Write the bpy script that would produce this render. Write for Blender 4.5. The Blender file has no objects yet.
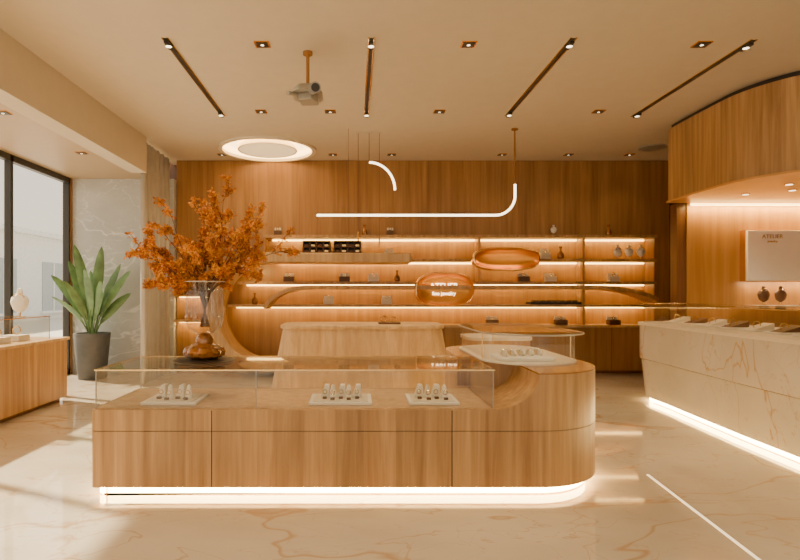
import bpy, math, random
from mathutils import Vector, Matrix
random.seed(7)
SC = bpy.context.scene
COL = SC.collection

# ------------------------------------------------------------------ materials
def newmat(name):
    m = bpy.data.materials.new(name); m.use_nodes = True
    nt = m.node_tree
    return m, nt, nt.nodes['Principled BSDF']

def N(nt, typ, **kw):
    n = nt.nodes.new(typ)
    for k, v in kw.items():
        if k in n.inputs.keys(): n.inputs[k].default_value = v
        else: setattr(n, k, v)
    return n

def ramp(nt, stops):
    r = nt.nodes.new('ShaderNodeValToRGB')
    els = r.color_ramp.elements
    while len(els) > 1: els.remove(els[-1])
    els[0].position = stops[0][0]; els[0].color = (*stops[0][1], 1)
    for p, c in stops[1:]:
        e = els.new(p); e.color = (*c, 1)
    return r

def plain(name, col, rough=0.5, metal=0.0, var=0.06, coat=0.0):
    m, nt, b = newmat(name)
    tc = N(nt, 'ShaderNodeTexCoord')
    no = N(nt, 'ShaderNodeTexNoise', Scale=6.0, Detail=3.0)
    nt.links.new(tc.outputs['Object'], no.inputs['Vector'])
    lo = tuple(max(0, c*(1-var)) for c in col); hi = tuple(min(1, c*(1+var)) for c in col)
    r = ramp(nt, [(0.3, lo), (0.7, hi)])
    nt.links.new(no.outputs['Fac'], r.inputs['Fac'])
    nt.links.new(r.outputs['Color'], b.inputs['Base Color'])
    b.inputs['Roughness'].default_value = rough
    b.inputs['Metallic'].default_value = metal
    b.inputs['Coat Weight'].default_value = coat
    return m

def wood(name, dark, light, rough=0.38, plank=0.6, scale=14.0, axis='Z', pv=(0.86, 1.10)):
    m, nt, b = newmat(name)
    L = nt.links
    tc = N(nt, 'ShaderNodeTexCoord')
    mp = N(nt, 'ShaderNodeMapping')
    s = [scale, scale, scale]
    s['XYZ'.index(axis)] = scale*0.045
    mp.inputs['Scale'].default_value = s
    L.new(tc.outputs['Object'], mp.inputs['Vector'])
    no = N(nt, 'ShaderNodeTexNoise', Scale=1.0, Detail=7.0, Roughness=0.62, Distortion=0.35)
    L.new(mp.outputs['Vector'], no.inputs['Vector'])
    r = ramp(nt, [(0.3, dark), (0.52, tuple((a+c)/2 for a, c in zip(dark, light))), (0.72, light)])
    L.new(no.outputs['Fac'], r.inputs['Fac'])
    sep = N(nt, 'ShaderNodeSeparateXYZ'); L.new(tc.outputs['Object'], sep.inputs[0])
    ad = N(nt, 'ShaderNodeMath', operation='ADD'); L.new(sep.outputs['X'], ad.inputs[0]); L.new(sep.outputs['Y'], ad.inputs[1])
    dv = N(nt, 'ShaderNodeMath', operation='DIVIDE'); L.new(ad.outputs[0], dv.inputs[0]); dv.inputs[1].default_value = plank
    fl = N(nt, 'ShaderNodeMath', operation='FLOOR'); L.new(dv.outputs[0], fl.inputs[0])
    wn = N(nt, 'ShaderNodeTexWhiteNoise', noise_dimensions='1D'); L.new(fl.outputs[0], wn.inputs['W'])
    mr = N(nt, 'ShaderNodeMapRange'); L.new(wn.outputs['Value'], mr.inputs['Value'])
    mr.inputs['To Min'].default_value = pv[0]; mr.inputs['To Max'].default_value = pv[1]
    vm = N(nt, 'ShaderNodeVectorMath', operation='SCALE')
    L.new(r.outputs['Color'], vm.inputs[0]); L.new(mr.outputs[0], vm.inputs['Scale'])
    L.new(vm.outputs[0], b.inputs['Base Color'])
    bp = N(nt, 'ShaderNodeBump', Strength=0.06); L.new(no.outputs['Fac'], bp.inputs['Height'])
    L.new(bp.outputs[0], b.inputs['Normal'])
    b.inputs['Roughness'].default_value = rough
    return m

def marble(name, base, base2, vein, scale=1.0, rough=0.12, w=0.012, vamt=1.0, ior=1.5):
    m, nt, b = newmat(name)
    L = nt.links
    tc = N(nt, 'ShaderNodeTexCoord')
    mp = N(nt, 'ShaderNodeMapping'); mp.inputs['Scale'].default_value = (scale*0.7, scale*1.3, scale)
    mp.inputs['Rotation'].default_value = (0.2, 0.3, 0.6)
    L.new(tc.outputs['Object'], mp.inputs['Vector'])
    cl = N(nt, 'ShaderNodeTexNoise', Scale=1.6, Detail=5.0); L.new(mp.outputs[0], cl.inputs['Vector'])
    rc = ramp(nt, [(0.35, base2), (0.65, base)]); L.new(cl.outputs['Fac'], rc.inputs['Fac'])
    cur = rc.outputs['Color']
    for sc, ww, am in ((0.8, w, 0.75*vamt), (1.9, w*0.7, 0.55*vamt), (3.6, w*0.6, 0.35*vamt)):
        v = N(nt, 'ShaderNodeTexNoise', Scale=sc, Detail=4.0, Roughness=0.5, Distortion=0.7)
        L.new(mp.outputs[0], v.inputs['Vector'])
        rv = ramp(nt, [(0.5-ww*1.0, (0, 0, 0)), (0.5, (am, am, am)), (0.5+ww*0.6, (0, 0, 0))])
        L.new(v.outputs['Fac'], rv.inputs['Fac'])
        mx = N(nt, 'ShaderNodeMix', data_type='RGBA')
        L.new(rv.outputs['Color'], mx.inputs[0]); L.new(cur, mx.inputs[6]); mx.inputs[7].default_value = (*vein, 1)
        cur = mx.outputs[2]
    L.new(cur, b.inputs['Base Color'])
    b.inputs['Roughness'].default_value = rough
    b.inputs['IOR'].default_value = ior
    return m

def emit(name, col, st):
    m, nt, b = newmat(name)
    b.inputs['Base Color'].default_value = (*col, 1)
    b.inputs['Emission Color'].default_value = (*col, 1)
    b.inputs['Emission Strength'].default_value = st
    return m

def glass(name, tint=(0.96, 0.95, 0.92), refl=0.6, base=0.035):
    m = bpy.data.materials.new(name); m.use_nodes = True
    nt = m.node_tree; nt.nodes.clear()
    out = N(nt, 'ShaderNodeOutputMaterial')
    tr = N(nt, 'ShaderNodeBsdfTransparent'); tr.inputs[0].default_value = (*tint, 1)
    gl = N(nt, 'ShaderNodeBsdfGlossy'); gl.inputs['Roughness'].default_value = 0.02
    lw = N(nt, 'ShaderNodeLayerWeight'); lw.inputs['Blend'].default_value = 0.5
    pw = N(nt, 'ShaderNodeMath', operation='POWER'); pw.inputs[1].default_value = 4.0
    mu = N(nt, 'ShaderNodeMath', operation='MULTIPLY_ADD'); mu.inputs[1].default_value = refl; mu.inputs[2].default_value = base
    mx = N(nt, 'ShaderNodeMixShader')
    nt.links.new(lw.outputs['Facing'], pw.inputs[0]); nt.links.new(pw.outputs[0], mu.inputs[0]); nt.links.new(mu.outputs[0], mx.inputs[0])
    nt.links.new(tr.outputs[0], mx.inputs[1]); nt.links.new(gl.outputs[0], mx.inputs[2])
    nt.links.new(mx.outputs[0], out.inputs[0])
    return m

M_wood  = wood('wood_oak', (0.33, 0.168, 0.058), (0.64, 0.385, 0.165), plank=0.22)
M_woodw = wood('wood_wall', (0.25, 0.113, 0.032), (0.46, 0.240, 0.080), plank=0.36, scale=10, pv=(0.90, 1.06))
M_woodn = wood('wood_niche', (0.33, 0.150, 0.038), (0.50, 0.26, 0.075), plank=0.5, scale=9, pv=(0.95, 1.05))
M_woodL = wood('wood_light', (0.46, 0.275, 0.115), (0.70, 0.47, 0.235))
M_woodD = wood('wood_dark', (0.12, 0.045, 0.014), (0.22, 0.09, 0.028))
M_woodR = wood('wood_rim', (0.26, 0.11, 0.03), (0.42, 0.20, 0.065), rough=0.2)
M_floor = marble('floor_marble', (0.64, 0.555, 0.43), (0.52, 0.43, 0.32), (0.42, 0.22, 0.08), 0.55, 0.045, vamt=0.9, ior=1.85)
M_cmarb = marble('counter_marble', (0.74, 0.68, 0.57), (0.66, 0.60, 0.49), (0.55, 0.31, 0.09), 0.6, 0.14, w=0.007)
M_gmarb = marble('grey_marble', (0.56, 0.56, 0.54), (0.45, 0.45, 0.44), (0.84, 0.82, 0.78), 0.9, 0.25)
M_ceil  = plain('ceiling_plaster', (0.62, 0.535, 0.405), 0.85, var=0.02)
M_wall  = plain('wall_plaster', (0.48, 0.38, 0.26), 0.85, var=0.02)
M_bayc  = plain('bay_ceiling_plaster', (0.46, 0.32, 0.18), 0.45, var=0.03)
M_cream = plain('cream_lacquer', (0.78, 0.70, 0.56), 0.35, var=0.02)
M_white = plain('white_velvet', (0.88, 0.83, 0.74), 0.6, var=0.02)
M_grey  = plain('grey_metal', (0.36, 0.34, 0.30), 0.35, metal=0.3)
M_dark  = plain('dark_metal', (0.03, 0.025, 0.02), 0.4)
M_brown = plain('brown_leather', (0.13, 0.06, 0.025), 0.5)
M_brass = plain('brass', (0.80, 0.55, 0.24), 0.22, metal=1.0)
M_copper= plain('copper', (0.86, 0.42, 0.09), 0.18, metal=0.9)
M_copin = plain('copper_inner', (0.72, 0.31, 0.045), 0.25, metal=0.6)
M_curt  = plain('curtain_fabric', (0.50, 0.46, 0.40), 0.9)
M_pot   = plain('pot_concrete', (0.10, 0.10, 0.10), 0.7, var=0.15)
M_soil  = plain('soil', (0.05, 0.03, 0.02), 0.95, var=0.3)
M_green = plain('leaf_green', (0.11, 0.21, 0.07), 0.35, var=0.35)
M_or    = plain('leaf_orange', (0.82, 0.31, 0.012), 0.6, var=0.35)
M_or2   = plain('leaf_rust', (0.52, 0.15, 0.01), 0.6, var=0.3)
M_twig  = plain('twig_bark', (0.14, 0.06, 0.03), 0.8)
M_led   = emit('led_warm', (1.0, 0.66, 0.24), 6)
M_led2  = emit('led_shelf', (1.0, 0.66, 0.20), 8)
M_ledf  = emit('led_floor', (1.0, 0.71, 0.28), 38)
M_streak   = emit('led_inlay', (1.0, 0.80, 0.48), 1.5)  # soft emission imitating a bright light streak on the floor
M_lamp  = emit('lamp_white', (1.0, 0.84, 0.56), 5)
M_ring  = emit('ring_glow', (1.0, 0.74, 0.34), 4.2)
M_disc  = emit('ring_diffuser', (1.0, 0.76, 0.40), 0.9)
M_glass = glass('clear_glass')
M_glass2= glass('window_glass', (0.97, 0.97, 0.95), 0.25)
M_glassv= glass('vase_glass', (0.86, 0.82, 0.76), 1.0, 0.10)
M_amber = plain('amber_glass', (0.36, 0.13, 0.015), 0.08, metal=0.3, var=0.5, coat=1.0)
M_fac   = plain('facade_render', (0.85, 0.83, 0.80), 0.9)
M_pave  = plain('pavement', (0.60, 0.57, 0.53), 0.9)
M_fwin  = plain('facade_window', (0.42, 0.46, 0.48), 0.3)

# ------------------------------------------------------------------ geometry
def empty(name, loc=(0, 0, 0), parent=None):
    e = bpy.data.objects.new(name, None); e.location = loc
    e.empty_display_size = 0.1
    COL.objects.link(e)
    if parent:
        e.parent = parent; e.location = Vector(loc)-parent.location
    return e

def wloc(o):
    l = Vector(o.location); p = o.parent
    while p: l += p.location; p = p.parent
    return l

def mk(name, verts, faces, mat, parent=None, smooth=False, bevel=0):
    me = bpy.data.meshes.new(name)
    me.from_pydata([tuple(v) for v in verts], [], faces)
    me.materials.append(mat) if not isinstance(mat, (list, tuple)) else [me.materials.append(x) for x in mat]
    import bmesh
    bm = bmesh.new(); bm.from_mesh(me)
    bmesh.ops.recalc_face_normals(bm, faces=bm.faces)
    bm.to_mesh(me); bm.free()
    if smooth:
        for p in me.polygons: p.use_smooth = True
        try: me.set_sharp_from_angle(angle=math.radians(40))
        except Exception: pass
    o = bpy.data.objects.new(name, me); COL.objects.link(o)
    if parent:
        o.parent = parent
        o.matrix_parent_inverse = Matrix.Translation(wloc(parent)).inverted()
    if bevel:
        b = o.modifiers.new('bev', 'BEVEL'); b.width = bevel; b.segments = 2; b.limit_method = 'ANGLE'
    return o

def box(name, x0, x1, y0, y1, z0, z1, mat, parent=None, bevel=0):
    v = [(x, y, z) for x in (x0, x1) for y in (y0, y1) for z in (z0, z1)]
    f = [(0, 1, 3, 2), (4, 6, 7, 5), (0, 4, 5, 1), (2, 3, 7, 6), (0, 2, 6, 4), (1, 5, 7, 3)]
    return mk(name, v, f, mat, parent, bevel=bevel)

def prism(name, pts, z0, z1, mat, parent=None, smooth=True, bevel=0, cap=True, top=None):
    n = len(pts); top = top or pts
    v = [(x, y, z0) for x, y in pts] + [(x, y, z1) for x, y in top]
    f = [(i, (i+1) % n, n+(i+1) % n, n+i) for i in range(n)]
    if cap: f += [tuple(range(n))[::-1], tuple(range(n, 2*n))]
    return mk(name, v, f, mat, parent, smooth=smooth, bevel=bevel)

def prism_y(name, pts, y0, y1, mat, parent=None, smooth=True, bevel=0):
    n = len(pts)
    v = [(x, y0, z) for x, z in pts] + [(x, y1, z) for x, z in pts]
    f = [(i, (i+1) % n, n+(i+1) % n, n+i) for i in range(n)] + [tuple(range(n)), tuple(range(n, 2*n))[::-1]]
    return mk(name, v, f, mat, parent, smooth=smooth, bevel=bevel)

def ribbon(path, t):
    L, R = [], []
    for i, p in enumerate(path):
        a = path[max(0, i-1)]; b = path[min(len(path)-1, i+1)]
        dx, dy = b[0]-a[0], b[1]-a[1]; l = math.hypot(dx, dy) or 1
        nx, ny = -dy/l*t/2, dx/l*t/2
        L.append((p[0]+nx, p[1]+ny)); R.append((p[0]-nx, p[1]-ny))
    return L, R

def ribbon_y(name, path, t, y0, y1, mat, parent=None, bevel=0):
    L, R = ribbon(path, t); n = len(L); v = []; f = []
    for (a, b) in zip(L, R):
        v += [(a[0], y0, a[1]), (b[0], y0, b[1]), (b[0], y1, b[1]), (a[0], y1, a[1])]
    for i in range(n-1):
        for k in range(4):
            f.append((4*i+k, 4*i+(k+1) % 4, 4*i+4+(k+1) % 4, 4*i+4+k))
    f += [(0, 1, 2, 3), (4*n-4, 4*n-3, 4*n-2, 4*n-1)]
    return mk(name, v, f, mat, parent, smooth=True, bevel=bevel)

def wall_strip(name, path, z0, z1, mat, parent=None, closed=True):
    n = len(path); v = [(x, y, z0) for x, y in path]+[(x, y, z1) for x, y in path]
    r = n if closed else n-1
    f = [(i, (i+1) % n, n+(i+1) % n, n+i) for i in range(r)]
    return mk(name, v, f, mat, parent, smooth=True)

def arc(cx, cy, r, a0, a1, n=16, ry=None):
    ry = r if ry is None else ry
    return [(cx+r*math.cos(math.radians(a0+(a1-a0)*i/n)), cy+ry*math.sin(math.radians(a0+(a1-a0)*i/n))) for i in range(n+1)]

def rrect(x0, x1, y0, y1, r, n=8):
    return arc(x1-r, y0+r, r, -90, 0, n)+arc(x1-r, y1-r, r, 0, 90, n)+arc(x0+r, y1-r, r, 90, 180, n)+arc(x0+r, y0+r, r, 180, 270, n)

def tube(name, pts, r, mat, parent=None, seg=8, r2=None):
    r2 = r if r2 is None else r2
    v, f = [], []; n = len(pts); P = [Vector(p) for p in pts]
    up = Vector((0.13, 0.31, 0.94))
    for i, p in enumerate(P):
        t = (P[min(n-1, i+1)]-P[max(0, i-1)]).normalized()
        a = t.cross(up)
        if a.length < 1e-3: a = t.cross(Vector((1, 0, 0)))
        a.normalize(); b = t.cross(a)
        rr = r+(r2-r)*i/max(1, n-1)
        for k in range(seg):
            an = 2*math.pi*k/seg
            v.append(p+a*rr*math.cos(an)+b*rr*math.sin(an))
    for i in range(n-1):
        for k in range(seg):
            f.append((i*seg+k, i*seg+(k+1) % seg, (i+1)*seg+(k+1) % seg, (i+1)*seg+k))
    f += [tuple(range(seg)), tuple(range((n-1)*seg, n*seg))]
    return mk(name, v, f, mat, parent, smooth=True)

def lathe(name, prof, c, mat, parent=None, seg=32, sx=1, sy=1):
    v, f = [], []
    for r, z in prof:
        for k in range(seg):
            a = 2*math.pi*k/seg
            v.append((c[0]+sx*r*math.cos(a), c[1]+sy*r*math.sin(a), c[2]+z))
    for i in range(len(prof)-1):
        for k in range(seg):
            f.append((i*seg+k, i*seg+(k+1) % seg, (i+1)*seg+(k+1) % seg, (i+1)*seg+k))
    if prof[0][0] > 1e-4: f.append(tuple(range(seg)))
    if prof[-1][0] > 1e-4: f.append(tuple(range((len(prof)-1)*seg, len(prof)*seg)))
    return mk(name, v, f, mat, parent, smooth=True)

def lathe_open(name, prof, c, mat, parent=None, seg=40, flute=0.0, nf=16):
    v, f = [], []
    for r, z in prof:
        for k in range(seg):
            a = 2*math.pi*k/seg; rr = r*(1+flute*math.cos(nf*a))
            v.append((c[0]+rr*math.cos(a), c[1]+rr*math.sin(a), c[2]+z))
    for i in range(len(prof)-1):
        for k in range(seg):
            f.append((i*seg+k, i*seg+(k+1) % seg, (i+1)*seg+(k+1) % seg, (i+1)*seg+k))
    return mk(name, v, f, mat, parent, smooth=True)

def torus(name, c, R, r, mat, parent=None, normal='Z', seg=24, s2=8):
    v, f = [], []
    for i in range(seg):
        a = 2*math.pi*i/seg
        for k in range(s2):
            b = 2*math.pi*k/s2
            x, y, z = (R+r*math.cos(b))*math.cos(a), (R+r*math.cos(b))*math.sin(a), r*math.sin(b)
            if normal == 'Y': x, y, z = x, z, y
            if normal == 'X': x, y, z = z, x, y
            v.append((c[0]+x, c[1]+y, c[2]+z))
            f.append((i*s2+k, i*s2+(k+1) % s2, ((i+1) % seg)*s2+(k+1) % s2, ((i+1) % seg)*s2+k))
    return mk(name, v, f, mat, parent, smooth=True)

def place(o, loc, parent):
    if parent:
        o.parent = parent; o.location = Vector(loc)-wloc(parent)
    else: o.location = loc

def spot(name, loc, target, power, size=100, col=(1, 0.78, 0.47), parent=None, soft=0.06, blend=0.8):
    l = bpy.data.lights.new(name, 'SPOT'); l.energy = power; l.color = col
    l.spot_size = math.radians(size); l.spot_blend = blend; l.shadow_soft_size = soft
    o = bpy.data.objects.new(name, l); COL.objects.link(o)
    d = Vector(target)-Vector(loc)
    o.rotation_euler = d.to_track_quat('-Z', 'Y').to_euler()
    place(o, loc, parent); return o

def area(name, loc, target, power, sx, sy, col=(1, 0.78, 0.52), parent=None):
    l = bpy.data.lights.new(name, 'AREA'); l.energy = power; l.color = col
    l.shape = 'RECTANGLE'; l.size = sx; l.size_y = sy
    o = bpy.data.objects.new(name, l); COL.objects.link(o)
    d = Vector(target)-Vector(loc)
    o.rotation_euler = d.to_track_quat('-Z', 'Y').to_euler()
    place(o, loc, parent); return o

def text(name, s, loc, size, mat, parent=None):
    c = bpy.data.curves.new(name, 'FONT'); c.body = s; c.size = size; c.extrude = 0.004
    c.align_x = 'CENTER'; c.align_y = 'CENTER'; c.materials.append(mat)
    o = bpy.data.objects.new(name, c); COL.objects.link(o)
    o.rotation_euler = (math.pi/2, 0, 0)
    place(o, loc, parent); return o

# ------------------------------------------------------------------ room shell
CZ = 4.0
box('floor', -5.4, 8.2, -3.6, 11.3, -0.12, 0.0, M_floor)
rc = (-1.52, 9.75); RR = 0.80
def ceiling():
    X0, X1, Y0, Y1 = -3.55, 8.2, -3.6, 11.3
    n = 48
    circ = [(rc[0]+RR*math.cos(2*math.pi*i/n), rc[1]+RR*math.sin(2*math.pi*i/n)) for i in range(n)]
    sq = []
    h = 1.0
    for i in range(n):
        a = 2*math.pi*i/n; c, s = math.cos(a), math.sin(a); k = h/max(abs(c), abs(s))
        sq.append((rc[0]+c*k, rc[1]+s*k))
    v = [(x, y, CZ) for x, y in circ]+[(x, y, CZ) for x, y in sq]
    f = [(i, (i+1) % n, n+(i+1) % n, n+i) for i in range(n)]
    def q(x0, x1, y0, y1):
        b = len(v); v.extend([(x0, y0, CZ), (x1, y0, CZ), (x1, y1, CZ), (x0, y1, CZ)]); f.append((b, b+1, b+2, b+3))
    sx0, sx1, sy0, sy1 = rc[0]-h, rc[0]+h, rc[1]-h, rc[1]+h
    q(X0, X1, Y0, sy0); q(X0, X1, sy1, Y1); q(X0, sx0, sy0, sy1); q(sx1, X1, sy0, sy1)
    b = len(v); v.extend([(X0, Y0, CZ+.4), (X1, Y0, CZ+.4), (X1, Y1, CZ+.4), (X0, Y1, CZ+.4)]); f.append((b, b+1, b+2, b+3))
    mk('ceiling', v, f, M_ceil)
ceiling()
bay = empty('ceiling_bay')
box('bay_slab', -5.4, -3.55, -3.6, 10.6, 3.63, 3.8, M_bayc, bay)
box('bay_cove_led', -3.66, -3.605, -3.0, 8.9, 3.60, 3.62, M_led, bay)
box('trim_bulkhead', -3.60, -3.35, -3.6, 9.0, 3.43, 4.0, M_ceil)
box('wall_back', -5.5, 8.2, 10.95, 11.3, 0, 4.4, M_woodD)
box('wall_marble', -5.4, -3.38, 10.45, 10.75, 0, 3.63, M_gmarb)
box('wall_right', 8.0, 8.2, -3.6, 11.3, 0, 4.4, M_wall)
rw = empty('wall_front')
box('pier_left', -5.4, -4.4, -3.6, -3.4, 0, 4.4, M_wall, rw)
box('pier_mid', 1.2, 1.8, -3.6, -3.4, 0, 4.4, M_wall, rw)
box('pier_right', 7.2, 8.2, -3.6, -3.4, 0, 4.4, M_wall, rw)
box('lintel', -4.4, 7.2, -3.6, -3.4, 3.5, 4.4, M_wall, rw)
for i, (a, b) in enumerate(((-4.4, 1.2), (1.8, 7.2))):  # unseen storefront openings, added to let sky fill light into the room
    w = empty('window_%d' % (i+2))
    for k in range(4):
        x = a+(b-a)*k/3
        box('frame_%d' % k, max(a, x-0.03), min(b, x+0.03), -3.54, -3.46, 0, 3.5, M_dark, w)
    box('frame_bottom', a, b, -3.54, -3.46, 0.0, 0.06, M_dark, w)
    box('frame_top', a, b, -3.54, -3.46, 3.44, 3.5, M_dark, w)
win = empty('window_1')
ys = [-3.5, -1.7, 0.1, 1.9, 3.7, 5.5, 6.9, 8.62, 10.36]
for i, y in enumerate(ys):
    box('mullion_%d' % i, -5.38, -5.28, y-0.035, y+0.035, 0, 3.63, M_dark, win)
box('rail_bottom', -5.38, -5.28, -3.5, 10.4, 0, 0.1, M_dark, win)
box('rail_top', -5.38, -5.28, -3.5, 10.4, 3.53, 3.63, M_dark, win)
mk('pane', [(-5.33, -3.5, 0.1), (-5.33, 10.4, 0.1), (-5.33, 10.4, 3.53), (-5.33, -3.5, 3.53)], [(0, 1, 2, 3)], M_glass2, win)
box('trim_window', -5.42, -5.27, 10.38, 10.46, 0, 3.63, M_woodR)

# exterior
box('street_pavement', -40, -5.45, -30, 40, -0.3, -0.13, M_pave)
ext = empty('street_building')
box('facade', -21, -19, -10, 50, -0.13, 5.2, M_fac, ext)
box('cornice', -19.0, -18.7, -10, 50, 4.9, 5.2, M_fac, ext)
for i in range(11):
    y = -6+i*5.0
    box('facade_window_%d' % i, -19.02, -18.95, y, y+2.4, 0.4, 3.4, M_fwin, ext)
    box('mullion_%d' % i, -18.96, -18.9, y+1.15, y+1.25, 0.4, 3.4, M_fac, ext)
    box('sill_%d' % i, -19.02, -18.8, y-.2, y+2.6, 0.25, 0.4, M_fac, ext)

# ------------------------------------------------------------------ curtain
def curtain():
    n = 90; v = []; f = []
    for i in range(n+1):
        t = i/n; y = 9.08+t*1.34
        x = -3.47+0.055*math.sin(t*2*math.pi*11)+0.015*math.sin(t*31)
        v += [(x, y, 0.02), (x, y, 3.97)]
    for i in range(n): f.append((2*i, 2*i+2, 2*i+3, 2*i+1))
    o = mk('window_curtain', v, f, M_curt, smooth=True)
    s = o.modifiers.new('s', 'SOLIDIFY'); s.thickness = 0.006
curtain()

# ------------------------------------------------------------------ back shelving unit
wu = empty('display_shelving_unit')
Yf, Yb = 10.55, 10.92
box('upper_panel', -3.36, 5.92, Yf, Yb, 2.56, 3.995, M_woodw, wu)
cx, cz, cr = -1.545, 1.16, 0.94
pts = [(-3.36, 0.0), (-3.36, 2.56), (-1.70, 2.56), (-1.70, 2.12), (cx, 2.12)]+arc(cx, cz, cr, 90, 270, 28)+[(cx, 0.0)]
prism_y('left_panel', pts, Yf, Yb, M_woodw, wu)
box('niche_back', -2.6, 5.66, Yb-0.02, Yb+0.02, 0.0, 2.56, M_woodn, wu)
box('right_panel', 5.64, 5.92, Yf, Yb, 0, 2.56, M_woodw, wu)
box('dark_portal', 5.92, 7.9, 10.7, 10.94, 0, 3.995, M_woodD, wu)
box('base_cabinet', -1.25, 5.64, 10.42, Yb-0.02, 0.06, 0.86, M_woodw, wu)
box('base_plinth', -1.25, 5.64, 10.50, Yb-0.02, 0.0, 0.06, M_woodD, wu)
for i in range(8):
    x = -1.25+0.86*i
    box('door_gap_%d' % i, x-0.005, x+0.005, 10.415, 10.44, 0.07, 0.84, M_woodD, wu)
box('base_top', -1.27, 5.66, 10.38, Yb, 0.86, 0.90, M_woodL, wu)
ORG = (1.0, 0.66, 0.20)
shel = [(2.56, -1.70, 5.64), (2.115, -1.60, 5.64), (1.69, -2.2, 5.64), (1.26, -2.4, 5.64)]
for i, (z, a, b) in enumerate(shel):
    box('shelf_%d' % i, a, b, Yf-0.10 if i else Yf-0.12, Yb, z-0.025, z+0.025, M_wood, wu)
    box('shelf_led_%d' % i, a+0.1, b-0.03, Yb-0.05, Yb-0.025, z-0.052, z-0.027, M_led2, wu)
    area('shelf_lamp_%d' % i, ((a+b)/2, Yf+0.16, z-0.035), ((a+b)/2, Yb+0.05, z-0.24), 24, b-a-0.2, 0.03, ORG, wu)
for i, z in enumerate((1.45, 0.98)):
    box('side_ledge_%d' % i, -3.34, -2.62, Yf-0.22, Yf, z-0.02, z+0.02, M_woodL, wu)
    box('side_ledge_led_%d' % i, -3.30, -2.66, Yf-0.03, Yf-0.01, z-0.035, z-0.022, M_led2, wu)
    area('side_lamp_%d' % i, (-2.98, Yf-0.12, z-0.03), (-2.98, Yf+0.05, z-0.35), 4, 0.6, 0.03, ORG, wu)
for i, x in enumerate((4.32, 2.35)):
    box('divider_%d' % i, x-0.02, x+0.02, Yf+0.02, Yb, 0.9 if i != 1 else 1.7, 2.54, M_wood, wu)
path = [(1.0, 2.12), (0.2, 2.12)]+arc(cx, cz, cr+0.03, 90, 270, 36)+[(-1.0, 0.19)]
ribbon_y('arch_frame', path, 0.17, 9.85, Yf+0.02, M_woodL, wu, bevel=0.02)
area('arch_lamp', (-1.95, 10.35, 1.96), (-1.95, 10.9, 1.2), 8, 0.5, 0.03, ORG, wu)
path2 = arc(-0.85, 1.10, 0.80, 165, 90, 18, ry=0.50)+[(4.3, 1.60)]+arc(4.3, 1.20, 1.25, 90, 25, 18, ry=0.40)
ribbon_y('swoosh_frame', path2, 0.07, 10.02, Yf+0.05, M_wood, wu)

# copper pods
def pod(cx, cz, w, h, y, txt):
    e = empty('copper_wall_pod', (cx, y, cz))
    n = 48
    def ring(s, yy):
        out = []
        for i in range(n):
            a = 2*math.pi*i/n; c, s_ = math.cos(a), math.sin(a); p = 2/2.7
            out.append((cx+w/2*s*math.copysign(abs(c)**p, c), yy, cz+(h/2-(1-s)*w/2*0.9)*math.copysign(abs(s_)**p, s_)))
        return out
    def loft(nm, secs, mat, cap):
        v = []; f = []
        for s, yy in secs: v += ring(s, yy)
        for j in range(len(secs)-1):
            for i in range(n): f.append((j*n+i, j*n+(i+1) % n, (j+1)*n+(i+1) % n, (j+1)*n+i))
        if cap: f.append(tuple(range((len(secs)-1)*n, len(secs)*n)))
        mk(nm, v, f, mat, e, smooth=True)
    loft('shell', [(0.94, y+0.26), (1.0, y+0.15), (1.0, y+0.02), (0.98, y-0.015), (0.95, y-0.02)], M_brass, False)
    loft('bowl', [(0.95, y-0.02), (0.91, y+0.04), (0.84, y+0.09), (0.78, y+0.11)], M_copin, True)
    area('inner_lamp', (cx, y+0.03, cz+h*0.36), (cx, y+0.12, cz-0.1), 1.5, w*0.6, 0.015, ORG, e)
    if txt:
        text('lettering', 'ATELIER', (cx, y+0.09, cz+0.06), 0.14, M_lamp, e)
        text('lettering_small', 'fine jewelry', (cx, y+0.09, cz-0.07), 0.09, M_lamp, e)
pod(1.60, 1.56, 1.06, 0.62, 9.98, True)
pod(2.72, 2.11, 1.22, 0.42, 10.05, False)

def bust(name, c, s, mat, parent=None):
    e = empty(name, c, parent)
    lathe('stand', [(0.06*s, 0), (0.06*s, 0.01*s), (0.012*s, 0.02*s), (0.012*s, 0.06*s)], c, M_brass, e, 16)
    lathe('torso', [(0.02*s, 0.05*s), (0.075*s, 0.09*s), (0.10*s, 0.17*s), (0.085*s, 0.22*s), (0.035*s, 0.25*s), (0.028*s, 0.31*s), (0.0, 0.315*s)], c, mat, e, 20, sx=1, sy=0.55)
    torus('necklace', (c[0], c[1]-0.03*s, c[2]+0.20*s), 0.06*s, 0.006*s, M_brass, e, 'Y', 20, 6)
    return e

def giftbox(name, c, w, h, mat, parent=wu):
    e = empty(name, c, parent)
    box('box', c[0]-w/2, c[0]+w/2, c[1]-w/3, c[1]+w/3, c[2], c[2]+h*0.6, mat, e, 0.004)
    v0 = c[2]+h*0.6
    prism_y('lid', [(c[0]-w/2, v0), (c[0]+w/2, v0), (c[0]+w*0.42, v0+h*0.4), (c[0]-w*0.42, v0+h*0.4)], c[1]+w/5, c[1]+w/3, M_cream, e)
    torus('ring', (c[0], c[1]-w*0.05, v0+0.03), 0.025, 0.006, M_brass, e, 'Y', 14, 6)

def flask(name, c, s, mat, parent=wu):
    lathe(name, [(0.05*s, 0), (0.065*s, 0.03*s), (0.06*s, 0.10*s), (0.02*s, 0.15*s), (0.018*s, 0.20*s), (0.028*s, 0.205*s), (0.028*s, 0.24*s), (0, 0.24*s)], c, mat, parent, 20)

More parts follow.
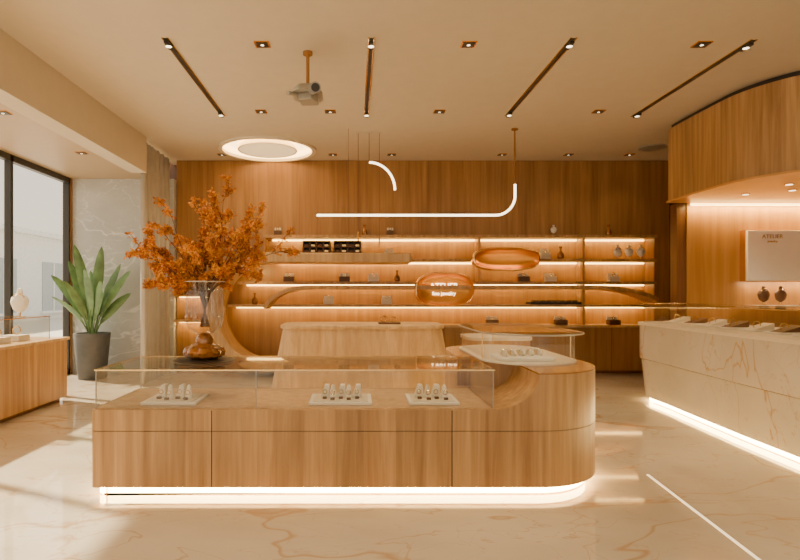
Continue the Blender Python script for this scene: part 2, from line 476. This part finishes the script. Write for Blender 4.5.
rk = empty('compartment_display_rack', (0, 0, 0), wu)
for g, x0 in enumerate((-0.98, -0.40)):
    x1 = x0+0.52
    for k in range(4):
        z = 2.145+k*0.105
        box('tier_%d_%d' % (g, k), x0, x1, 10.46, 10.75, z, z+0.018, M_brown, rk)
    for k in range(5):
        x = x0+k*0.125
        box('slat_%d_%d' % (g, k), x, x+0.018, 10.46, 10.75, 2.145, 2.478, M_brown, rk)
    box('rack_back_%d' % g, x0, x1, 10.75, 10.76, 2.145, 2.478, M_dark, rk)
    for k in range(12):
        cxx = x0+0.07+0.125*(k % 4); czz = 2.163+0.105*(k//4)
        box('item_%d_%d' % (g, k), cxx-0.035, cxx+0.035, 10.47, 10.56, czz, czz+0.035, M_brass if k % 2 else M_brown, rk)
T = 2.587
for x, k in ((-1.45, 0), (0.18, 1), (0.66, 0), (3.72, 2), (4.75, 1)):
    if k == 0: giftbox('jewelry_box', (x, 10.49, T), 0.13, 0.14, M_brown)
    elif k == 1: flask('perfume_flask', (x, 10.49, T), 0.8, M_amber)
    else: bust('necklace_bust', (x, 10.49, T), 0.6, M_white, wu)
T = 2.142
for x, k in ((0.65, 0), (3.60, 0), (3.9, 1)):
    if k == 0: giftbox('jewelry_box', (x, 10.62, T), 0.18, 0.2, M_cream)
    else: flask('perfume_flask', (x, 10.62, T), 1.0, M_amber)
for x in (4.98, 5.2, 5.42): bust('necklace_bust', (x, 10.62, T), 0.85, M_white, wu)
T = 1.717
for x, k in ((-1.25, 0), (-0.2, 0), (0.35, 0), (0.8, 1), (3.2, 0), (3.7, 0), (4.9, 0)):
    if k == 0: giftbox('jewelry_box', (x, 10.62, T), 0.2, 0.16, M_cream if int(x*10) % 2 else M_brown)
    else: flask('perfume_flask', (x, 10.62, T), 0.9, M_amber)
T = 1.287
for x, k in ((-1.9, 1), (-0.5, 0), (0.6, 0)):
    if k == 0: giftbox('jewelry_box', (x, 10.62, T), 0.2, 0.16, M_cream)
    else: flask('perfume_flask', (x, 10.62, T), 0.9, M_amber)
dr = empty('dark_display_tray', (0, 0, 0), wu)
box('tray', 3.3, 4.25, 10.5, 10.8, 1.287, 1.33, M_dark, dr, 0.004)
for k in range(7): box('insert_%d' % k, 3.36+k*0.125, 3.44+k*0.125, 10.54, 10.7, 1.33, 1.36, M_brown, dr)
T = 0.902
for x in (2.6, 3.9, 4.9): giftbox('jewelry_box', (x, 10.62, T), 0.22, 0.15, M_brown)

# ------------------------------------------------------------------ island counter
ct = empty('display_counter')
out = arc(-1.90, 4.14, 0.04, 180, 270, 6)+arc(1.35, 4.72, 0.62, -90, 0, 20)+arc(1.46, 5.85, 0.51, 0, 180, 24)+[(0.95, 5.02), (-1.94, 5.02)]
prism('lower_body', out, 0.075, 0.485, M_wood, ct)
prism('upper_body', out, 0.490, 0.643, M_wood, ct)
def inset(pts, d):
    res = []; n = len(pts)
    for i in range(n):
        a = pts[i-1]; b = pts[(i+1) % n]; dx, dy = b[0]-a[0], b[1]-a[1]; l = math.hypot(dx, dy) or 1
        res.append((pts[i][0]-dy/l*d, pts[i][1]+dx/l*d))
    return res
prism('plinth', inset(out, 0.10), 0.0, 0.075, M_woodD, ct)
wall_strip('plinth_led', inset(out, 0.075), 0.010, 0.068, M_ledf, ct)
prism('shadow_gap', inset(out, 0.008), 0.484, 0.491, M_dark, ct)
for i, x in enumerate((-1.05, 0.71)):
    box('panel_gap_%d' % i, x-0.003, x+0.003, 4.097, 4.12, 0.08, 0.64, M_dark, ct)
arm = arc(1.35, 4.72, 0.62, -90, 0, 20)+arc(1.46, 5.85, 0.51, 0, 180, 24)+[(0.95, 5.2)]+arc(0.95, 4.8, 0.40, 90, 0, 8, ry=0.40)[1:]
prism('raised_arm', arm, 0.643, 0.90, M_wood, ct)
prism('raised_rim', arm, 0.90, 0.912, M_woodR, ct)
cur = [(1.0+0.35*math.sin(math.radians(90*t/14)), 0.643+0.257*(1-math.cos(math.radians(90*t/14)))) for t in range(14, -1, -1)]
prism_y('swoosh_riser', [(1.36, 0.643), (1.36, 0.90)]+cur, 4.1, 4.78, M_wood, ct)
box('display_deck', -1.92, 1.0, 4.13, 5.0, 0.643, 0.650, M_woodL, ct)
def glassbox(par, x0, x1, y0, y1, z0, z1, joints=()):
    t = 0.006
    box('glass_front', x0, x1, y0, y0+t, z0, z1, M_glass, par)
    box('glass_back', x0, x1, y1-t, y1, z0, z1, M_glass, par)
    box('glass_left', x0, x0+t, y0+t, y1-t, z0, z1, M_glass, par)
    box('glass_right', x1-t, x1, y0+t, y1-t, z0, z1, M_glass, par)
    box('glass_top', x0-0.01, x1+0.01, y0-0.01, y1+0.01, z1, z1+0.012, M_glass, par)
    e = 0.0035
    for i, (a, b, c, d) in enumerate(((x0, x1, y0-.01, y0-.01), (x0, x1, y1+.01, y1+.01), (x0-.01, x0-.01, y0, y1), (x1+.01, x1+.01, y0, y1))):
        box('edge_top_%d' % i, a-e, b+e, c-e, d+e, z1+.002, z1+0.012, M_brass, par)
    for i, (a, b) in enumerate(((x0, y0), (x1, y0), (x0, y1), (x1, y1))):
        box('edge_post_%d' % i, a-e, a+e, b-e, b+e, z0, z1, M_grey, par)
    for i, x in enumerate(joints):
        box('joint_%d' % i, x-e, x+e, y0-e, y0+e, z0, z1, M_grey, par)
glassbox(ct, -1.91, 1.02, 4.13, 5.0, 0.65, 0.925, (-0.73,))
CX = 1.535
st = arc(CX-0.03, 4.92, 0.41, 180, 360, 24)+arc(CX-0.03, 5.85, 0.41, 0, 180, 24)
prism('cream_deck', st, 0.912, 0.925, M_cream, ct)
sg = arc(CX-0.02, 4.92, 0.39, 180, 360, 24)+arc(CX-0.02, 5.85, 0.39, 0, 180, 24)
wall_strip('case_glass', sg, 0.925, 1.15, M_glass, ct)
st2 = arc(CX, 4.92, 0.44, 180, 360, 24)+arc(CX, 5.85, 0.44, 0, 180, 24)
prism('case_top', st2, 1.15, 1.165, M_glass, ct)
pth = [(x, y, 1.158) for x, y in st2]+[(st2[0][0], st2[0][1], 1.158)]
tube('case_rim', pth, 0.007, M_grey, ct, 6)
for i, (x, y) in enumerate(((CX-0.41, 4.95), (CX+0.37, 4.95), (CX, 6.23))):
    box('case_post_%d' % i, x-0.004, x+0.004, y-0.004, y+0.004, 0.925, 1.15, M_brass, ct)

def tray(x0, x1, y0, y1, z, n=4):
    e = empty('ring_display_tray', ((x0+x1)/2, (y0+y1)/2, z))
    box('base', x0, x1, y0, y1, z, z+0.022, M_white, e, 0.004)
    w = (x1-x0)
    box('inner_pad', x0+0.03, x1-0.03, y0+0.03, y1-0.03, z+0.022, z+0.028, M_cream, e, 0.002)
    for i in range(n):
        x = x0+w*(0.24+0.52*i/(n-1)); y = (y0+y1)/2+0.02*(-1)**i
        if i % 2 == 0:
            prism_y('wedge_%d' % i, [(x-0.034, z+0.028), (x+0.034, z+0.028), (x+0.030, z+0.125), (x-0.004, z+0.125)], y-0.04, y+0.04, M_white, e, bevel=0.003)
        else:
            lathe('cone_%d' % i, [(0.03, 0.028), (0.026, 0.05), (0.016, 0.115), (0.008, 0.13), (0, 0.132)], (x, y, z), M_white, e, 16)
        torus('ring_%d' % i, (x, y-0.045, z+0.075), 0.016, 0.0035, M_brass, e, 'Y', 16, 6)
        box('tag_%d' % i, x-0.016, x+0.016, y-0.10, y-0.075, z+0.028, z+0.045, M_brown, e)
tray(-1.62, -1.20, 4.22, 4.60, 0.652, 4)
tray(-0.35, 0.13, 4.22, 4.60, 0.652, 5)
tray(0.41, 0.79, 4.22, 4.60, 0.652, 4)
e = empty('necklace_display_pad', (1.45, 4.95, 0.927))
prism('pad', rrect(1.22, 1.70, 4.70, 5.10, 0.06), 0.927, 0.955, M_white, e, bevel=0.004)
for i in range(5):
    x = 1.30+i*0.08
    lathe('roll_%d' % i, [(0.035, 0), (0.045, 0.02), (0.035, 0.05), (0.0, 0.06)], (x, 4.90+0.015*i, 0.955), M_cream, e, 14, sx=0.6, sy=2.5)
    torus('bracelet_%d' % i, (x, 4.86+0.015*i, 0.98), 0.03, 0.004, M_brass, e, 'Y', 14, 6)

# ------------------------------------------------------------------ rear desk
dk = empty('reception_desk')
tp = rrect(-0.98, 1.18, 7.40, 8.25, 0.22)
bt = rrect(-1.16, 1.34, 7.26, 8.35, 0.26)
prism('body', bt, 0.03, 1.02, M_woodL, dk, top=tp)
prism('plinth', rrect(-1.1, 1.28, 7.4, 8.3, 0.2), 0, 0.03, M_woodD, dk)
prism('top_slab', rrect(-1.01, 1.21, 7.37, 8.28, 0.24), 1.02, 1.075, M_woodL, dk, bevel=0.015)
e = empty('desk_display_stand', (0.45, 7.7, 1.077))
box('base', 0.32, 0.62, 7.6, 7.8, 1.077, 1.10, M_brown, e, 0.004)
torus('loop', (0.40, 7.7, 1.145), 0.04, 0.008, M_brass, e, 'Y'); torus('loop2', (0.53, 7.7, 1.14), 0.035, 0.008, M_brass, e, 'Y')
rt = empty('low_side_counter')
prism('body', rrect(1.55, 2.4, 7.5, 8.3, 0.2), 0.0, 0.86, M_wood, rt)
prism('top', rrect(1.53, 2.42, 7.48, 8.32, 0.2), 0.86, 0.90, M_cream, rt)

# ------------------------------------------------------------------ right marble counter
rcn = empty('marble_display_counter')
def rpath(off, yf=8.15, y0=2.0):
    p = [(3.78+off, y0), (3.78+off, 4.6), (3.82+off, 5.6), (3.89+off, 6.6), (3.94+off, 7.2)]
    r = 0.42-off*0.5
    p += arc(4.42+off*0.5, 7.65, r+0.05, 184, 90, 14, ry=yf-7.65-off)
    return p
def closed(off, xr):
    p = rpath(off); return p+[(xr, p[-1][1]), (xr, p[0][1])]
prism('upper_body', closed(0.0, 5.0), 0.60, 1.06, M_cmarb, rcn)
prism('lower_body', closed(0.07, 4.9), 0.07, 0.59, M_cmarb, rcn, top=closed(0.02, 4.98))
prism('seam', closed(0.03, 4.97), 0.588, 0.602, M_brass, rcn)
prism('plinth', closed(0.17, 4.8), 0.0, 0.07, M_woodD, rcn)
wall_strip('plinth_led', rpath(0.12), 0.010, 0.064, M_ledf, rcn, closed=False)
prism('counter_top', closed(-0.02, 5.02), 1.06, 1.09, M_cream, rcn)
gp = rpath(0.03, 8.05, 2.1); gin = [(4.75, gp[-1][1]), (4.75, gp[0][1])]
wall_strip('case_glass', gp+gin, 1.09, 1.34, M_glass, rcn)
prism('case_top_glass', gp+gin, 1.34, 1.352, M_glass, rcn)
tube('case_rim', [(x, y, 1.347) for x, y in gp+gin], 0.006, M_brass, rcn, 6)
for k in range(9):
    y = 4.3+0.42*k; x = 4.20+0.03*k
    e = empty('bracelet_stand', (x, y, 1.092))
    box('pad', x-0.15, x+0.15, y-0.13, y+0.13, 1.092, 1.112, M_white, e, 0.004)
    prism_y('ramp', [(x-0.12, 1.112), (x+0.10, 1.112), (x+0.10, 1.18)], y-0.08, y+0.08, M_brown if k % 2 else M_cream, e)
    torus('bangle', (x-0.03, y, 1.16), 0.04, 0.006, M_brass, e, 'Y', 18, 6)

# ------------------------------------------------------------------ right canopy & wall
cn = empty('curved_wood_canopy')
cp = [(8.0, 8.33), (4.66, 8.33), (4.64, 7.6)]+[(4.64, 7.2)]+arc(5.6, 7.1, 0.96, 182, 225, 12, ry=1.15)+[(5.5, 5.75), (6.4, 5.3), (8.0, 4.9)]
prism('fascia', cp, 2.87, 3.93, M_wood, cn)
prism('shadow_gap', [(x+0.06, y+0.02) for x, y in cp], 3.93, 3.998, M_dark, cn)
prism('soffit', inset(cp[::-1], 0.04), 2.845, 2.87, plain('soffit_lacquer', (0.70, 0.36, 0.11), 0.3), cn)
for i, (x, y) in enumerate(((5.3, 7.6), (5.7, 7.3), (6.1, 7.0), (5.35, 6.9), (5.8, 6.4), (6.3, 6.1))):
    e = empty('soffit_downlight', (x, y, 2.84))
    lathe('trim', [(0.05, 0.004), (0.05, -0.006), (0.04, -0.006)], (x, y, 2.84), M_brass, e, 20)
    lathe('lens', [(0.038, -0.007), (0.0, -0.008)], (x, y, 2.84), M_lamp, e, 20)
    spot('lamp', (x, y, 2.82), (x-0.1, y+0.2, 0), 22, 110, parent=e)
wr = empty('wall_display_panel')
box('panel', 4.98, 8.0, 8.40, 8.6, 0, 2.845, M_woodn, wr)
box('side_column', 4.84, 4.98, 8.42, 8.6, 0, 2.845, M_woodD, wr)
box('cove_led', 5.0, 7.95, 8.33, 8.35, 2.80, 2.835, M_led2, wr)
area('cove_lamp', (6.4, 8.30, 2.80), (6.4, 8.42, 2.3), 44, 2.8, 0.03, ORG, wr)
dc = empty('wall_display_case')
box('cabinet_frame', 5.77, 7.21, 8.28, 8.40, 1.67, 2.43, M_brass, dc)
box('white_cabinet', 5.78, 7.2, 8.24, 8.28, 1.68, 2.42, M_white, dc, 0.006)
text('lettering', 'ATELIER', (6.14, 8.235, 2.33), 0.085, M_brass, dc)
text('lettering_small', 'jewelry', (6.14, 8.235, 2.26), 0.05, M_brass, dc)
area('case_lamp', (6.45, 8.30, 1.66), (6.45, 8.38, 1.3), 7, 1.3, 0.03, (1, .72, .42), dc)
box('case_shelf', 5.7, 7.25, 8.12, 8.40, 1.28, 1.32, M_cream, dc)
for x in (6.02, 6.27): bust('earring_bust', (x, 8.25, 1.321), 0.9, M_brown)
rb = empty('back_bar_cabinet')
box('body', 5.2, 7.9, 7.9, 8.38, 0, 0.95, M_wood, rb)
box('top', 5.18, 7.92, 7.88, 8.38, 0.95, 0.99, M_cream, rb)

# ------------------------------------------------------------------ ceiling fixtures
def track(x, y0, y1, p=80):
    e = empty('ceiling_track_light', (x, (y0+y1)/2, CZ))
    box('rail', x-0.018, x+0.018, y0, y1, CZ-0.016, CZ, M_dark, e)
    for s in (-1, 1): box('flange%d' % s, x+s*0.026-0.008, x+s*0.026+0.008, y0-0.02, y1+0.02, CZ-0.010, CZ-0.001, M_brass, e)
    for i, y in enumerate((y0+0.10, y1-0.10)):
        box('head_%d' % i, x-0.022, x+0.022, y-0.08, y+0.08, CZ-0.04, CZ-0.016, M_dark, e)
        lathe('lens_%d' % i, [(0.03, 0), (0, -0.003)], (x, y, CZ-0.041), M_lamp, e, 16)
        spot('lamp_%d' % i, (x, y, CZ-0.06), (x*0.9, y+0.1, 0), p, 90, parent=e)
track(-1.86, 5.49, 7.87); track(0.16, 5.49, 7.87); track(2.14, 5.49, 7.87); track(3.93, 5.53, 7.9, 55)
track(-1.86, 1.2, 3.6); track(0.16, 1.2, 3.6); track(2.14, 1.2, 3.6); track(3.93, 1.2, 3.6, 55)
def down(x, y, p=60, tgt=None, z=CZ):
    e = empty('recessed_downlight', (x, y, z))
    box('housing', x-0.075, x+0.075, y-0.07, y+0.07, z-0.010, z, M_copper, e)
    box('baffle', x-0.06, x+0.06, y-0.055, y+0.055, z-0.014, z-0.010, M_dark, e)
    lathe('lens', [(0.016, 0), (0, -0.002)], (x, y, z-0.015), M_lamp, e, 16)
    if p: spot('lamp', (x, y, z-0.03), tgt or (x, y, 0), p, 95, parent=e)
for x in (-0.93, 1.14, 3.48): down(x, 5.62, 48)
for x in (-1.29, -0.34, 1.16, 3.35): down(x, 7.7, 42)
for x in (0.66, 2.65, 3.85, 4.95, -0.4, -2.4): down(x, 10.1, 14, (x, 10.0, 0))
for y in (4.9, 6.6, 8.5): down(-4.15, y, 50, z=3.63)
e = empty('ceiling_speaker', (5.1, 9.6, CZ))
lathe('grille', [(0.22, 0), (0.22, -0.02), (0.18, -0.03), (0, -0.03)], (5.1, 9.6, CZ), M_grey, e)

rg = empty('ring_ceiling_light', (rc[0], rc[1], CZ))
lathe_open('rim', [(RR-0.03, 0.02), (RR-0.03, -0.03), (RR+0.04, -0.03), (RR+0.04, 0)], (rc[0], rc[1], CZ), M_cream, rg, 64)
lathe_open('cove_wall', [(RR, 0.0), (RR, 0.12), (0, 0.12)], (rc[0], rc[1], CZ), M_ring, rg, 64)
lathe('inner_disc', [(0, -0.02), (0.48, -0.02), (0.50, 0.0), (0.48, 0.06), (0, 0.06)], (rc[0], rc[1], CZ), M_disc, rg, 64)
torus('inner_trim', (rc[0], rc[1], CZ-0.015), 0.50, 0.015, M_cream, rg, 'Z', 64)
spot('lamp', (rc[0], rc[1], CZ-0.06), (rc[0], rc[1], 0), 60, 150, parent=rg, soft=0.3)

# projector
pj = empty('ceiling_projector', (-0.49, 5.81, CZ))
lathe('mount', [(0.05, 0), (0.05, -0.03), (0.015, -0.035)], (-0.49, 5.81, CZ), M_woodR, pj, 20)
tube('rod', [(-0.49, 5.81, CZ-0.03), (-0.49, 5.81, 3.62)], 0.018, M_woodR, pj, 12)
prism('body', [(-0.65, 5.66), (-0.58, 5.58), (-0.40, 5.58), (-0.32, 5.68), (-0.32, 5.92), (-0.36, 5.98), (-0.60, 5.98), (-0.65, 5.92)], 3.53, 3.62, M_grey, pj, smooth=False, bevel=0.02, top=[(-0.60, 5.70), (-0.55, 5.64), (-0.43, 5.64), (-0.38, 5.71), (-0.38, 5.89), (-0.41, 5.93), (-0.56, 5.93), (-0.60, 5.88)])
prism('belly', [(-0.58, 5.68), (-0.44, 5.64), (-0.38, 5.74), (-0.38, 5.86), (-0.56, 5.88)], 3.46, 3.53, M_grey, pj, smooth=False, bevel=0.01)
tube('lens_barrel', [(-0.42, 5.62, 3.55), (-0.39, 5.50, 3.52)], 0.055, M_grey, pj, 20)
tube('lens', [(-0.39, 5.505, 3.52), (-0.388, 5.495, 3.518)], 0.042, M_dark, pj, 20)
tube('arm', [(-0.58, 5.70, 3.52), (-0.67, 5.60, 3.50)], 0.022, M_grey, pj)

# pendants
lp = empty('linear_pendant_lamp', (2.43, 8.5, CZ))
pa = [(-0.58, 8.5, 2.68), (2.13, 8.5, 2.68)]+[(x, 8.5, z) for x, z in arc(2.13, 2.98, 0.30, -90, 0, 14)]+[(2.43, 8.5, 3.15)]
tube('led_tube', pa, 0.018, M_lamp, lp, 10)
tube('housing', [(x, y+0.026, z+0.006) for x, y, z in pa], 0.022, M_brass, lp, 10)
tube('rod', [(2.43, 8.52, 3.15), (2.43, 8.52, CZ)], 0.012, M_woodR, lp, 10)
lathe('canopy', [(0.05, 0), (0.05, -0.02), (0.012, -0.025)], (2.43, 8.52, CZ), M_woodR, lp, 20)
tube('wire', [(-0.1, 8.52, 2.70), (-0.1, 8.52, CZ)], 0.003, M_brown, lp, 6)
ap = empty('arc_pendant_lamp', (0.2, 8.7, CZ))
pa = [(0.22, 8.7, 3.53)]+[(x, 8.7, z) for x, z in arc(0.22, 3.10, 0.40, 90, 0, 14, ry=0.43)]
tube('led_tube', pa, 0.018, M_lamp, ap, 10)
tube('housing', [(x, y+0.026, z+0.008) for x, y, z in pa], 0.022, M_brass, ap, 10)
for i, (x, zb) in enumerate(((0.22, 3.5), (0.05, 2.45), (0.38, 2.35))):
    tube('wire_%d' % i, [(x, 8.72, zb), (x, 8.72, CZ)], 0.004, M_woodD, ap, 6)
    if i: tube('drop_%d' % i, [(x, 8.72, zb), (x, 8.72, zb-0.14)], 0.014, M_copper, ap, 10)
box('canopy', 0.02, 0.42, 8.70, 8.74, CZ-0.012, CZ, M_ceil, ap)

# ------------------------------------------------------------------ vase with branches
VX, VY, VZ = -1.24, 4.62, 0.938
vs = empty('autumn_branch_vase', (VX, VY, VZ))
lathe('tray', [(0.0, 0), (0.23, 0), (0.25, 0.012), (0.23, 0.018), (0, 0.018)], (VX, VY, VZ), M_dark, vs, 40)
vprof = [(0.03, 0.215), (0.08, 0.235), (0.130, 0.28), (0.152, 0.36), (0.152, 0.45), (0.142, 0.54), (0.142, 0.60), (0.165, 0.655)]
lathe_open('glass_body', vprof, (VX, VY, VZ), M_glassv, vs, 128, flute=0.03, nf=16)
tube('rim', [(VX+0.165*math.cos(2*math.pi*k/32), VY+0.165*math.sin(2*math.pi*k/32), VZ+0.655) for k in range(33)], 0.004, M_cream, vs, 6)
lathe('amber_foot', [(0.10, 0.016), (0.155, 0.05), (0.165, 0.09), (0.12, 0.13), (0.07, 0.15), (0.075, 0.18), (0.06, 0.21), (0.03, 0.235), (0, 0.235)], (VX, VY, VZ), M_amber, vs, 40)
for k in range(9):
    a = 2*math.pi*k/9
    lathe('amber_bead_%d' % k, [(0, 0.03), (0.035, 0.045), (0.05, 0.08), (0.035, 0.115), (0, 0.13)], (VX+0.125*math.cos(a), VY+0.125*math.sin(a), VZ), M_amber, vs, 14)
rb_ = random.Random(11)
mouth = Vector((VX, VY, VZ+0.62))
bv, bf, lv, lf, lm = [], [], [], [], []
def addtube(pts, r0, r1):
    seg = 5; n = len(pts); base = len(bv)
    for i, p in enumerate(pts):
        t = (pts[min(n-1, i+1)]-pts[max(0, i-1)]).normalized()
        a = t.cross(Vector((0.2, 0.9, 0.3))).normalized(); b = t.cross(a); rr = r0+(r1-r0)*i/(n-1)
        for k in range(seg):
            an = 2*math.pi*k/seg; bv.append(p+a*rr*math.cos(an)+b*rr*math.sin(an))
    for i in range(n-1):
        for k in range(seg): bf.append((base+i*seg+k, base+i*seg+(k+1) % seg, base+(i+1)*seg+(k+1) % seg, base+(i+1)*seg+k))
def rv(): return Vector((rb_.gauss(0, 1), rb_.gauss(0, 1), rb_.gauss(0, 1))).normalized()
def leaf(p, s):
    d = rv(); a = d.cross(rv()).normalized(); c = d.cross(a)
    b = len(lv); w = s*0.34
    lv.extend([p, p+d*s*0.5+a*w+c*0.15*s, p+d*s, p+d*s*0.5-a*w+c*0.15*s, p+d*s*0.5])
    lf.extend([(b, b+1, b+4), (b+1, b+2, b+4), (b, b+4, b+3), (b+4, b+2, b+3)])
    m = 0 if rb_.random() < 0.62 else 1; lm.extend([m]*4)
def branch(p0, d, L, r, lev):
    pts = [p0]; p = p0; n = 9
    for i in range(n):
        d = (d+rv()*0.15).normalized(); p = p+d*L/n; pts.append(p)
        if lev < 2 and i > 1 and rb_.random() < (0.75 if lev == 0 else 0.4):
            branch(p, (d+rv()*0.9).normalized(), L*0.28, r*0.55, lev+1)
        if not (lev == 0 and i < 3):
            for _ in range(2 if lev == 0 else 4): leaf(p+rv()*rb_.random()*0.03, rb_.uniform(0.018, 0.040))
    addtube(pts, r, r*0.3)
tips = [(-0.52, 0.40), (-0.42, 0.22), (-0.34, 0.58), (-0.20, 0.68), (0.0, 0.72), (0.14, 0.84), (0.24, 0.68), (0.42, 0.70), (0.54, 0.66), (0.36, 0.34), (-0.26, 0.38), (0.18, 0.40), (-0.08, 0.48), (0.28, 0.5), (-0.30, 0.13), (0.03, 0.3), (-0.40, 0.48), (0.08, 0.2), (-0.14, 0.2), (-0.2, 0.06), (0.20, 0.16), (-0.20, 0.3), (-0.1, 0.35), (0.42, 0.48), (0.06, 0.55)]
for tx, tz in tips:
    tgt = Vector((tx, rb_.uniform(-0.22, 0.25), tz)); st_ = mouth+Vector((tx*0.10, rb_.uniform(-.05, .05), -0.05))
    branch(st_, tgt.normalized(), tgt.length*0.90+0.02, 0.007, 0)
    addtube([mouth+Vector((-tx*0.08, 0, -0.34)), st_], 0.004, 0.005)
mk('branches', bv, bf, M_twig, vs)
o = mk('leaves', lv, lf, [M_or, M_or2], vs)
for p, m in zip(o.data.polygons, lm): p.material_index = m

# ------------------------------------------------------------------ potted plant
PX, PY = -4.62, 9.85
pp = empty('potted_banana_plant', (PX, PY, 0))
lathe('pot', [(0.22, 0.0), (0.23, 0.01), (0.30, 0.78), (0.30, 0.80), (0.27, 0.80), (0.26, 0.72), (0, 0.72)], (PX, PY, 0), M_pot, pp, 40)
lathe('soil', [(0.262, 0.73), (0.0, 0.745)], (PX, PY, 0), M_soil, pp, 30)
rp = random.Random(5)
def bleaf(dx, dy, L, W, face, idx):
    base = Vector((PX+dx*0.08, PY+dy*0.08, 0.73)); h = Vector((dx, dy, 0)); n = 18; mid = []
    lean = h.length
    for i in range(n+1):
        t = i/n
        mid.append(base+h*(t**1.5)+Vector((0, 0, L*(t-0.16*lean*t**3))))
    tube('stem_%d' % idx, [tuple(p) for p in mid[:8]], 0.018, M_green, pp, 8, 0.010)
    v, f = [], []
    sd = Vector((math.cos(face), math.sin(face), 0))
    for i in range(5, n+1):
        t = (i-5)/(n-5); w = W*(math.sin(math.pi*min(1, t*0.94+0.04))**0.7)
        if i == n: w = 0.003
        tan = (mid[min(n, i+1)]-mid[i-1]).normalized()
        s = (sd-tan*sd.dot(tan)).normalized(); nn = tan.cross(s)
        wv = 0.006*math.sin(i*2.1)
        v += [mid[i]-s*w+nn*(w*0.3+wv), mid[i], mid[i]+s*w+nn*(w*0.3-wv)]
    for i in range(n-5):
        f += [(3*i, 3*i+1, 3*i+4, 3*i+3), (3*i+1, 3*i+2, 3*i+5, 3*i+4)]
    mk('leaf_%d' % idx, v, f, M_green, pp, smooth=True)
lv_ = [(-0.62, -0.1, 1.20), (-0.44, 0.1, 1.45), (-0.22, -0.15, 1.68), (0.02, 0.15, 1.50), (0.20, -0.1, 1.64), (0.44, 0.05, 1.38), (0.66, -0.1, 1.30), (0.58, 0.12, 0.85), (-0.56, -0.2, 0.78), (-0.3, -0.32, 1.05), (0.28, -0.32, 1.05), (0.05, -0.38, 1.25), (-0.08, 0.1, 1.2)]
for i, (dx, dy, L) in enumerate(lv_):
    bleaf(dx, dy, L, 0.065+0.03*rp.random(), rp.uniform(-0.5, 0.5), i)

# ------------------------------------------------------------------ left cabinet & case
lc = empty('window_cabinet')
box('body', -5.15, -4.03, 1.5, 7.84, 0.06, 0.85, M_wood, lc)
box('plinth', -5.15, -4.10, 1.5, 7.78, 0.0, 0.06, M_woodD, lc)
box('top', -5.2, -4.0, 1.48, 7.87, 0.85, 0.885, M_woodL, lc, 0.005)
for i, y in enumerate((3.1, 4.7, 6.3)): box('door_gap_%d' % i, -4.033, -4.02, y-0.004, y+0.004, 0.07, 0.84, M_woodD, lc)
gc = empty('tabletop_glass_case')
glassbox(gc, -4.65, -4.12, 6.1, 7.55, 0.887, 1.18)
for i, y in enumerate((6.4, 6.8, 7.2)):
    box('pad_%d' % i, -4.5, -4.25, y-0.12, y+0.12, 0.888, 0.96, M_white, gc)
    torus('ring_%d' % i, (-4.35, y, 1.02), 0.05, 0.009, M_brass, gc, 'Y')
bust('necklace_bust', (-4.22, 7.05, 1.195), 1.15, M_white)
bust('necklace_bust', (-4.42, 6.4, 1.195), 0.9, M_cream)

prism('floor_led_inlay', [(2.245, 3.0), (2.265, 3.0), (2.425, 4.62), (2.405, 4.62)], 0.0, 0.003, M_streak, smooth=False)  # thin glowing strip drawn in place of a light streak on the marble

# ------------------------------------------------------------------ light
s = bpy.data.lights.new('sun', 'SUN'); s.energy = 18.0; s.color = (1, 0.85, 0.60); s.angle = 0.03
so = bpy.data.objects.new('sun', s); COL.objects.link(so)
so.rotation_euler = Vector((1.0, -0.45, -0.92)).to_track_quat('-Z', 'Y').to_euler()
w = bpy.data.worlds.new('world'); SC.world = w; w.use_nodes = True
nt = w.node_tree; bg = nt.nodes['Background']
tc = N(nt, 'ShaderNodeTexCoord'); sp = N(nt, 'ShaderNodeSeparateXYZ'); nt.links.new(tc.outputs['Generated'], sp.inputs[0])
r = ramp(nt, [(0.0, (1.0, 0.86, 0.64)), (0.5, (0.97, 0.92, 0.82))]); nt.links.new(sp.outputs['Z'], r.inputs['Fac'])
nt.links.new(r.outputs['Color'], bg.inputs[0]); bg.inputs[1].default_value = 1.6

# ------------------------------------------------------------------ camera
cam = bpy.data.cameras.new('camera'); co = bpy.data.objects.new('camera', cam); COL.objects.link(co)
cam.lens = 25.2; cam.sensor_width = 36; cam.shift_x = 45/800; cam.shift_y = 13/800
co.location = (0, 0, 1.5); co.rotation_euler = (math.pi/2, 0, 0)
cam.clip_start = 0.05
SC.camera = co
